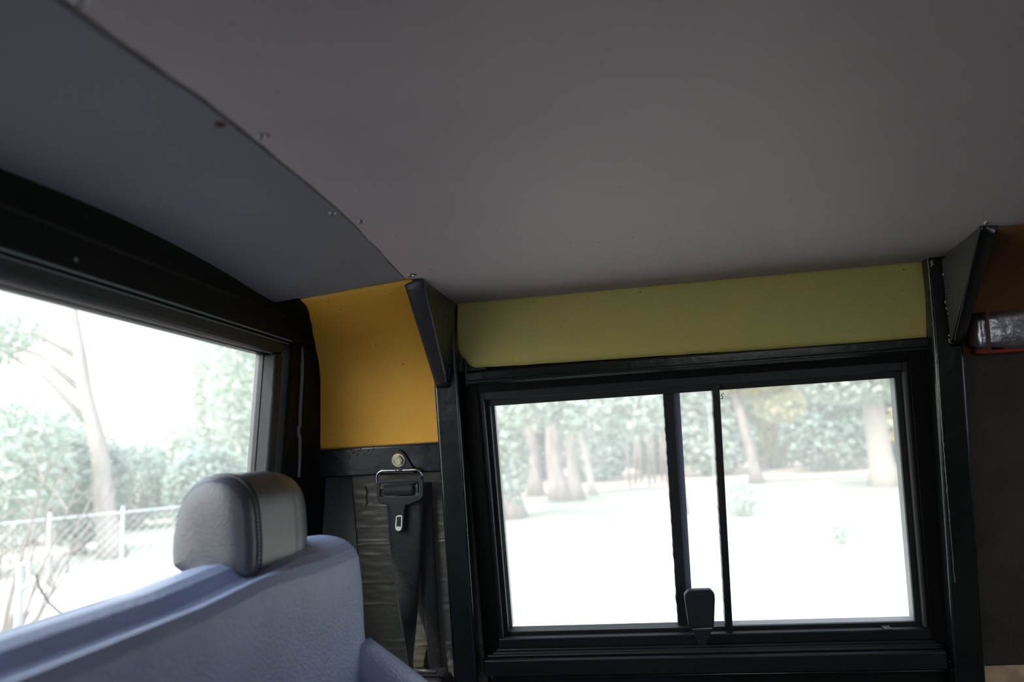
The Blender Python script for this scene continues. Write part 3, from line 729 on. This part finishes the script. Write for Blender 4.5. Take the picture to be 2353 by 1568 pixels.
for q_ in (((874, 1124), (882, 1124), (882, 1141), (874, 1141)), ((954, 1116), (961, 1110), (961, 1138), (954, 1138))):
    b = MB(); b.prism([wpt(x, y, .020) for x, y in q_], WN * .002); mk('slider_bar', b, M['alu'], tg, bevel=.0004)
# webbing: roll in the slot and two strands
b = MB(); a0, a1 = wpt(883, 1128, .0205), wpt(952, 1123, .0205); b.tube([a0 + (a1 - a0) * t for t in np.linspace(0, 1, 12)], .0078, 20)
mk('webbing', b, M['belt'], belt, smooth=True, angle=40)
def ribbon(rows, th=.0012):
    b = MB(); L = [np.array(wpt(x0, y, d0)) for (x0, x1, y, d0, d1) in rows]; R = [np.array(wpt(x1, y, d1)) for (x0, x1, y, d0, d1) in rows]
    def itp(A, s):
        k = s * (len(A) - 1); i = min(int(k), len(A) - 2); f = k - i; p0, p1, p2, p3 = A[max(i-1, 0)], A[i], A[i+1], A[min(i+2, len(A)-1)]
        return .5 * ((2*p1) + (-p0 + p2) * f + (2*p0 - 5*p1 + 4*p2 - p3) * f*f + (-p0 + 3*p1 - 3*p2 + p3) * f**3)
    b.grid(lambda s, t: itp(L, t) * (1 - s) + itp(R, t) * s + WN * .0015 * math.sin(PI * s), 9, 60); return b
rows = [(889, 972, 1150, .014, .014), (892, 970, 1200, .014, .014), (898, 967, 1270, .016, .014), (906, 963, 1340, .022, .013), (918, 959, 1410, .032, .008), (930, 953, 1470, .036, .004), (938, 949, 1520, .036, .004), (946, 953, 1570, .032, .004), (950, 960, 1640, .02, .0)]
o = mk('webbing', ribbon(rows), M['belt'], belt, smooth=True, solid=.0012)
rows = [(955, 992, 1108, .006, .000), (960, 996, 1200, .004, -.002), (968, 1001, 1300, .003, -.002), (976, 1008, 1420, .003, -.002), (984, 1014, 1520, .003, -.002), (990, 1020, 1640, .003, -.002)]
mk('webbing', ribbon(rows), M['belt'], belt, smooth=True, solid=.0012)
# retractor
rt = empty('belt_retractor', wpt(980, 1600, .02)); tag(rt, 'black belt retractor with a steel rod, at the foot of the belt', 'retractor')
b = MB(); b.tube([wpt(949, 1541, .034), wpt(1003, 1545, .034)], .0028, 14); mk('rod', b, M['alu'], rt, smooth=True)
b = MB(); p, q = wuv(930, 1552, .02), wuv(1030, 1660, .02); b.wbox(p[0], q[0], q[1], p[1], -.01, .042); mk('housing', b, M['plastic'], rt, bevel=.008, seg=4)

# ------------------------------------------------------------------ roof screws
def screw(px, py, r, label, rusty, side=0):
    p = atz(px, py, .22); 
    for _ in range(6): p = atz(px, py, ceil_z(p[0], p[1]) - .0006)
    root = empty('screw', p); tag(root, label, 'screw', 'screws holding the roof lining')
    b = MB(); rr = [(0, .0), (r * .55, -.0001), (r * .62, .0)]
    prof_ = [(0.0, -.0016), (r * .35, -.0015), (r * .7, -.0011), (r * .93, -.0004), (r, .0008)]
    b.grid(lambda s, t: p + np.array([math.cos(2*PI*s) * np.interp(t * 4, range(5), [q[0] for q in prof_]), math.sin(2*PI*s) * np.interp(t * 4, range(5), [q[0] for q in prof_]), np.interp(t * 4, range(5), [q[1] for q in prof_])]), 24, 5, closed_u=True)
    mk('head', b, M['rust'] if rusty == 2 else M['screw'], root, smooth=True)
    b = MB()
    for a_ in (.4, .4 + PI / 2):
        dx = np.array([math.cos(a_), math.sin(a_), 0]); dy = np.array([-dx[1], dx[0], 0]); z = np.array([0, 0, -.0018])
        b.prism([p + z + dx*r*.5 + dy*r*.1, p + z - dx*r*.5 + dy*r*.1, p + z - dx*r*.5 - dy*r*.1, p + z + dx*r*.5 - dy*r*.1], (0, 0, .0006))
    mk('cross_slot', b, M['dark'], root)
    if rusty:
        b = MB(); off = np.array([r * .5, .0, .0002]) if rusty == 1 else np.array([0, 0, 0.0])
        b.grid(lambda s, t: p + off + np.array([math.cos(2*PI*s) * r * 1.1 * t * (1 + .2 * math.sin(7*s*PI)), math.sin(2*PI*s) * r * 1.1 * t, -.0002 + .0006 * t]), 20, 4, closed_u=True)
        mk('rust_ring', b, M['rust'], root, smooth=True)
screw(183, 2, .0045, 'large roof screw at the very top left of the seam', 0)
screw(505, 285, .0043, 'fully rusted roof screw just left of the seam', 2)
screw(600, 313, .0038, 'half rusted roof screw right of the seam', 1)
screw(763, 490, .0038, 'clean roof screw left of the seam towards the gusset', 0)
screw(829, 509, .0040, 'clean roof screw right of the seam towards the gusset', 0)
screw(943, 634, .0050, 'roof screw at the head of the left gusset bracket', 1)
screw(2268, 512, .0038, 'roof screw at the head of the right gusset bracket', 0)

# ------------------------------------------------------------------ outside
G0 = -EYE
def gz_(x, y): return G0 + .12 * noise.noise(Vector((x * .07, y * .07, 0)))
b = MB(); b.grid(lambda s, t: (-75 + 150 * s, -60 + 160 * t, G0 + .0 * s), 60, 60)
nt = M['lawn'].node_tree; cb = nt.nodes['Principled BSDF'].inputs['Base Color']      # lawn colour painted darker towards the wood to hold down its glare
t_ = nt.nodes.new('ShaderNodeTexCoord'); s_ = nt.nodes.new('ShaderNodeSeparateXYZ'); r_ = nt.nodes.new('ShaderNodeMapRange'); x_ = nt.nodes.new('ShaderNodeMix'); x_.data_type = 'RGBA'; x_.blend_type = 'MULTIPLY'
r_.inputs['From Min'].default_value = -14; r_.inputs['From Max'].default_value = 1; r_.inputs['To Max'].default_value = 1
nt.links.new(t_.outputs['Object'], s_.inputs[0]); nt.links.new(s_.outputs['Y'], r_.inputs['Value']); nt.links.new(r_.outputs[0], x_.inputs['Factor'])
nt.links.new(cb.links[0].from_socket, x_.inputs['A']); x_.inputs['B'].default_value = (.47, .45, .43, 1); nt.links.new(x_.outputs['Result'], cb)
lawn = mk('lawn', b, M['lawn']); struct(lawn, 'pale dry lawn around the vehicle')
b = MB(); b.prism([(-6, -50, G0 - .02), (60, -50, G0 - .02), (60, 1.4, G0 - .02), (-1.0, 1.4, G0 - .02), (-1.9, 7.0, G0 - .02), (-6, 7.6, G0 - .02)], (0, 0, .035)); struct(mk('bounce_blocker', b, mat('bounce_blocker_dark', (.05, .05, .05), .9, bump=.5, bscale=20)), 'added dark ground under the vehicle, out of view, cutting bounced light')  # unseen dark ground, added to cut light bounced up to the ceiling
b = MB(); b.grid(lambda s, t: (-60 + 110 * s, 27 + 20 * t + 2.5 * noise.noise(Vector((s * 9, t * 2, 0))), G0 + .03 + .0 * t), 60, 8)
lt_ = mk('leaf_litter', b, M['litter']); struct(lt_, 'brown leaf litter under the trees at the edge of the lawn')

def leaf_cloud(centres, n, size, flat=.6):
    """n leaf sprays (bent four-cornered blades) scattered in ellipsoids: centre, radii"""
    C = np.array([c[0] for c in centres]); R = np.array([c[1] for c in centres]); w = np.array([r.prod() ** (1/1.5) for r in R]); w /= w.sum()
    idx = np.random.choice(len(C), n, p=w); d = np.random.normal(size=(n, 3)); d /= np.linalg.norm(d, axis=1)[:, None]
    rad = np.random.uniform(.45, 1.0, n) ** .7; P = C[idx] + d * R[idx] * rad[:, None]
    a = np.random.normal(size=(n, 3)); a /= np.linalg.norm(a, axis=1)[:, None]
    nrm = d * .5 + np.array([0, -.3, .6]) + np.random.normal(size=(n, 3)) * .5
    bb = np.cross(nrm, a); bb /= np.linalg.norm(bb, axis=1)[:, None] + 1e-9; a = np.cross(bb, nrm); a /= np.linalg.norm(a, axis=1)[:, None] + 1e-9
    s = size * np.random.uniform(.6, 1.5, n)[:, None]
    nn = np.cross(a, bb) * s * .18
    V = np.stack([P - a*s, P + bb*s*.55 + nn, P + a*s, P - bb*s*.55 + nn], 1).reshape(-1, 3)
    return V, n
def leaves(name, centres, n, size, mt, parent):
    V, n = leaf_cloud(centres, n, size)
    me = bpy.data.meshes.new(name); w = np.array(parent.location); V = V + np.array([0, 0, EYE]) - w
    me.vertices.add(4*n); me.vertices.foreach_set('co', V.ravel()); me.loops.add(4*n); me.loops.foreach_set('vertex_index', np.arange(4*n))
    me.polygons.add(n); me.polygons.foreach_set('loop_start', np.arange(0, 4*n, 4)); me.polygons.foreach_set('loop_total', np.full(n, 4)); me.update(); me.validate()
    me.materials.append(mt); o = bpy.data.objects.new(name, me); scene.collection.objects.link(o); o.parent = parent; return o
def tree(base, h, r, lean, crowns, nleaf, size, mt, bark, label, group=None, trunk2=None, branch=3):
    root = empty('tree', (base[0], base[1], G0)); tag(root, label, 'tree', group)
    P = []; R = []
    for i in range(15):
        t = i / 14; z = G0 + h * t; P.append((base[0] + lean[0] * t + .12 * noise.noise(Vector((t * 3, base[0], 0))), base[1] + lean[1] * t, z))
        R.append(r * (1 - .55 * t) * (1 + .45 * math.exp(-t * h / .3)))
    b = MB(); b.tube(P, R, 14); trk = mk('trunk', b, bark, root, smooth=True)
    if trunk2:
        b = MB(); b.tube([(x + trunk2 + .25 * trunk2 * i / 14, y, z) for i, (x, y, z) in enumerate(P)], [q * .7 for q in R], 12); mk('trunk', b, bark, root, smooth=True)
    for k in range(branch):
        i = 7 + 2 * k; p = np.array(P[min(i, 14)]); c = np.array(crowns[k % len(crowns)][0])
        b = MB(); b.tube([p, p + (c - p) * .4 + np.array([0, 0, .3]), c], [r * .35, r * .22, r * .06], 8); mk('branch', b, bark, root, smooth=True)
    if nleaf: leaves('foliage', [(np.array(c), np.array(q)) for c, q in crowns], nleaf, size, mt, root)
    return root
def dirpt(px, dist, z=G0):
    r = ray(px, 1080); r = r / math.hypot(r[0], r[1]); return np.array([r[0] * dist, r[1] * dist, z])
GR = 'trees at the edge of the lawn'
# --- seen through the side window
g = ground(1175, 1192); tree(g, 7, .30, (-.5, 0), [((g[0]-.6, g[1]+.3, G0+4.2), np.array((1.2, 1.0, 1.0))), ((g[0]+.1, g[1]-.2, G0+1.6), np.array((.5, .5, 1.3)))], 2600, .10, M['leaf'], M['bark'], 'ivy grown tree nearest to the left edge of the sliding window', GR)
g = ground(1232, 1140); tree(g, 9, .26, (-.3, 0), [((g[0], g[1], G0+4.6), np.array((1.0, 1.0, .9)))], 900, .10, M['leaf'], M['bark'], 'reddish brown trunk second from the left in the sliding window', GR)
g = ground(1288, 1152); tree(g, 8, .30, (-.3, 0), [((g[0]+.3, g[1], G0+5.0), np.array((1.0, 1.0, .9)))], 900, .10, M['leaf'], M['bark'], 'forked grey brown tree trunk standing in the lawn', GR, trunk2=.55)
g = ground(1364, 1138); tree(g, 6, .13, (-.7, 0), [((g[0]-.3, g[1], G0+4.8), np.array((.9, .9, .9)))], 900, .10, M['leaf'], M['bark_pale'], 'slender pale tree trunk right of the forked one', GR)
g = ground(2036, 1116); tree(g, 8, .36, (-.1, 0), [((g[0]-.6, g[1]-1.2, G0+3.5), np.array((2.2, 1.4, 1.1)))], 3600, .10, M['leaf'], M['bark_pale'], 'thick pale tree trunk near the right edge of the sliding window', GR)
g = dirpt(1735, 27); tree(g, 8, .2, (-.9, 0), [((g[0]+.3, g[1], G0+4.4), np.array((1.9, 1.5, 1.2))), ((g[0]+1.2, g[1]+.4, G0+2.8), np.array((1.0, .8, .7)))], 3600, .11, M['leaf_autumn'], M['bark'], 'leaning thin tree with yellow leaves right of the window bar', GR)
# low hanging boughs over the lawn: nearer tree whose trunk stands out of sight above the boughs' left
g = dirpt(1553, 17); tree(g, 7, .10, (.1, 0), [((g[0]-3.3, g[1]-.5, G0+3.1), np.array((1.0, 1.0, .95))), ((g[0]-2.0, g[1]-.3, G0+2.85), np.array((1.0, 1.0, 1.0))), ((g[0]-.8, g[1], G0+2.8), np.array((.9, .9, 1.05)))], 5200, .085, M['leaf'], M['bark'], 'leafy tree whose pale boughs hang low left of the window bar', GR)
kinds = {'d': 'leaf_dark', 'l': 'leaf', 'a': 'leaf_autumn'}
wood = [(1100, 33, 'l', 'bushy light green woodland tree at the far left of the sliding window'),
        (1235, 38, 'd', 'dark green woodland tree behind the reddish trunk'),
        (1370, 33, 'd', 'dark green woodland tree behind the slender pale trunk'),
        (1505, 38, 'l', 'light green woodland tree behind the bare sapling stems'),
        (1640, 33, 'l', 'light green woodland tree showing between the two window bars'),
        (1775, 38, 'a', 'yellowing woodland tree right of the leaning thin tree'),
        (1910, 33, 'd', 'dark green woodland tree above the pale weed tuft'),
        (2045, 38, 'd', 'dark green woodland tree behind the thick pale trunk'),
        (2180, 33, 'a', 'yellowing woodland tree at the far right of the sliding window')]
for i, (px, dist, k, lab) in enumerate(wood):
    g = dirpt(px, dist)
    tree(g, 10, .20 + .04 * (i % 3), (random.uniform(-.4, .4), 0),
         [((g[0], g[1], G0 + 1.7), np.array((2.0, 1.5, 1.75))), ((g[0], g[1], G0 + 5.2), np.array((2.3, 2.0, 3.4)))], 9000, .15, M[kinds[k]], M['bark'], lab, 'woodland trees beyond the lawn')
# saplings' stems at the wood's edge
for i, px in enumerate((1445, 1458, 1472, 1489, 1503, 1519, 1532)):
    g = dirpt(px, 28 + (i % 3)); b = MB(); b.tube([g, g + np.array([.1 * (i % 2), 0, 1.4]), g + np.array([.15, 0, 3.2])], [.06, .05, .03], 8)
    o = mk('sapling', b, M['bark'], smooth=True); tag(o, 'thin bare sapling stem at the wood edge left of the window bar', 'sapling', 'sapling stems at the wood edge')
def shrub(px, py, w, h, n, size, mt, label, nm='shrub', dist=None, group=None):
    g = ground(px, py) if dist is None else dirpt(px, dist); root = empty(nm, (g[0], g[1], G0)); tag(root, label, 'shrub', group)
    b = MB()
    for k in range(5): a_ = k * 1.26; b.tube([g, g + np.array([math.cos(a_) * w * .3, math.sin(a_) * w * .3, h * .7])], [.02, .008], 6)
    mk('stem', b, M['bark'], root); leaves('foliage', [((g[0], g[1], G0 + h * .5), np.array((w * .5, w * .5, h * .52)))], n, size, mt, root)
shrub(1705, 1187, .75, .75, 500, .06, M['leaf'], 'small green bush on the lawn just right of the window bar')
shrub(1932, 1252, .35, .38, 260, .035, M['leaf'], 'small pale weed tuft in the middle of the lawn')
# --- seen through the big window on the left
g = ground(262, 1283)
tr_ = ray(172, 700); tr_ = tr_ / math.hypot(tr_[0], tr_[1]) * math.hypot(g[0], g[1])
tree(g, tr_[2] - G0, .22, (tr_[0] - g[0], tr_[1] - g[1]), [((g[0]-2.6, g[1]-1.2, G0+4.9), np.array((1.5, 1.3, .8)))], 900, .09, M['leaf'], mat('grey_tree_bark', (.27, .24, .21), .9, bump=1, bscale=12, col2=(.36, .32, .28), cscale=5, stretch=(1, 1, .3)), 'big leaning tree trunk standing behind the fence')
lw = [(-40, 16.5, 3.2, 2.8, 1, 1.9, 'pale bushy tree at the left edge of the big window'), (75, 23, 3.8, 2.9, 1, 2.1, 'pale bushy tree left of the leaning trunk'),
      (185, 19, 2.6, 2.0, 0, 1.5, 'dark bushy tree directly behind the leaning trunk'), (300, 25.5, 2.7, 2.6, 0, 1.4, 'low dark bushy tree just right of the leaning trunk'),
      (395, 30, 3.6, 2.6, 1, 1.7, 'pale bushy tree in the middle of the big window'), (470, 21, 2.3, 1.9, 0, 1.25, 'dark round tree left of the headrest top'),
      (530, 32, 9.0, 3.6, 1, 4.9, 'tall pale tree behind the headrest'), (615, 24.5, 9.5, 3.6, 1, 4.9, 'tallest tree at the right edge of the big window')]
for px, dist, h, w, k, zc, lab in lw:
    g = dirpt(px, dist)
    tree(g, h * .9, .13, (0, 0), [((g[0], g[1], G0 + zc), np.array((w * .55, w * .55, h * .52)))], 12000 if h > 8 else 3600, .085, M[('leaf_dark', 'leaf')[k]], M['bark'], lab, 'trees behind the fence')
# chain-link fence
fa, fb = ground(-120, 1480), ground(700, 1330)
fence = empty('chain_link_fence', fa); tag(fence, 'chain link fence crossing the lawn outside the big window', 'fence')
fh = 1.25; L = np.linalg.norm((fb - fa)[:2]); ex = (fb - fa) / L; ex[2] = 0; fa = np.array([fa[0], fa[1], G0])
b = MB(); step = .11
k = -int(fh / step)
def wire(mb, p, q, r=.0022):
    mb.tube([p, q], r, 3, cap=False)
while k * step < L:
    for sgn in (1, -1):
        s0, s1 = k * step, k * step + fh
        a0, a1 = max(s0, 0), min(s1, L)
        if a1 > a0:
            z0, z1 = a0 - s0, a1 - s0
            if sgn < 0: z0, z1 = fh - z0, fh - z1
            wire(b, fa + ex * a0 + np.array([0, 0, z0]), fa + ex * a1 + np.array([0, 0, z1]))
    k += 1
ms_ = mk('wire_mesh', b, M['galv'], fence, recalc=False)
b = MB(); b.tube([fa + np.array([0, 0, fh]), fa + ex * L + np.array([0, 0, fh])], .012, 8); mk('top_rail', b, M['galv'], fence)
for s in np.linspace(.1, L - .1, 6):
    b = MB(); p = fa + ex * s; b.tube([p, p + np.array([0, 0, fh + .08])], .020, 10); mk('post', b, M['galv'], fence)
tr_ = [ray(px, py) / np.linalg.norm(ray(px, py)[:2]) * 8.0 for px, py in ((362, 1352), (363, 1328), (369, 1308), (382, 1299), (400, 1297))]
b = MB(); b.tube([(tr_[0][0], tr_[0][1], G0)] + tr_, .022, 10); o = mk('bent_pipe', b, M['shed'], smooth=True); tag(o, 'pale bent pipe standing in the grass just left of the headrest', 'pipe')
# near post with bracket, hanging wire, bare twiggy shrub
g = dirpt(60, 5.2); top = atx(58, 1302, g[0]); pr = empty('gate_post', g); tag(pr, 'thin metal post with a bent top bracket at the lower left', 'post')
b = MB(); b.tube([g, (g[0], g[1], top[2])], .022, 10); mk('pole', b, M['galv'], pr)
b = MB(); t_ = np.array([g[0], g[1], top[2]]); b.tube([t_ + np.array([-.08, 0, .0]), t_ + np.array([.05, 0, .02]), t_ + np.array([.06, 0, -.10]), t_ + np.array([.0, 0, -.14])], .014, 8); mk('top_bracket', b, M['galv'], pr)
b = MB(); b.tube([atx(83, 1320, g[0] * 1.0), atx(90, 1350, g[0]), atx(112, 1385, g[0]), atx(150, 1420, g[0]), atx(210, 1470, g[0]), atx(260, 1530, g[0])], .008, 8)
o = mk('cable', b, M['rubber']); tag(o, 'thin dark cable sagging down right of the metal post', 'cable')
g = dirpt(5, 6.5); root = empty('bare_shrub', g); tag(root, 'bare twiggy shrub at the left edge of the big window', 'shrub')
b = MB()
for k in range(26):
    a_ = random.uniform(0, 2*PI); h = random.uniform(.9, 1.9); w = random.uniform(.15, .8)
    p0 = g + np.array([random.uniform(-.05, .05), random.uniform(-.05, .05), 0]); p2 = p0 + np.array([math.cos(a_) * w, math.sin(a_) * w, h]); p1 = (p0 + p2) / 2 + np.array([0, 0, .15])
    b.tube([p0, p1, p2], [.013, .009, .003], 5)
    for q in range(3):
        s = random.uniform(.4, .9); c = p1 + (p2 - p1) * s; b.tube([c, c + np.array([random.uniform(-.3, .3), random.uniform(-.3, .3), random.uniform(.1, .35)])], [.005, .002], 4)
mk('twigs', b, M['bark'], root)
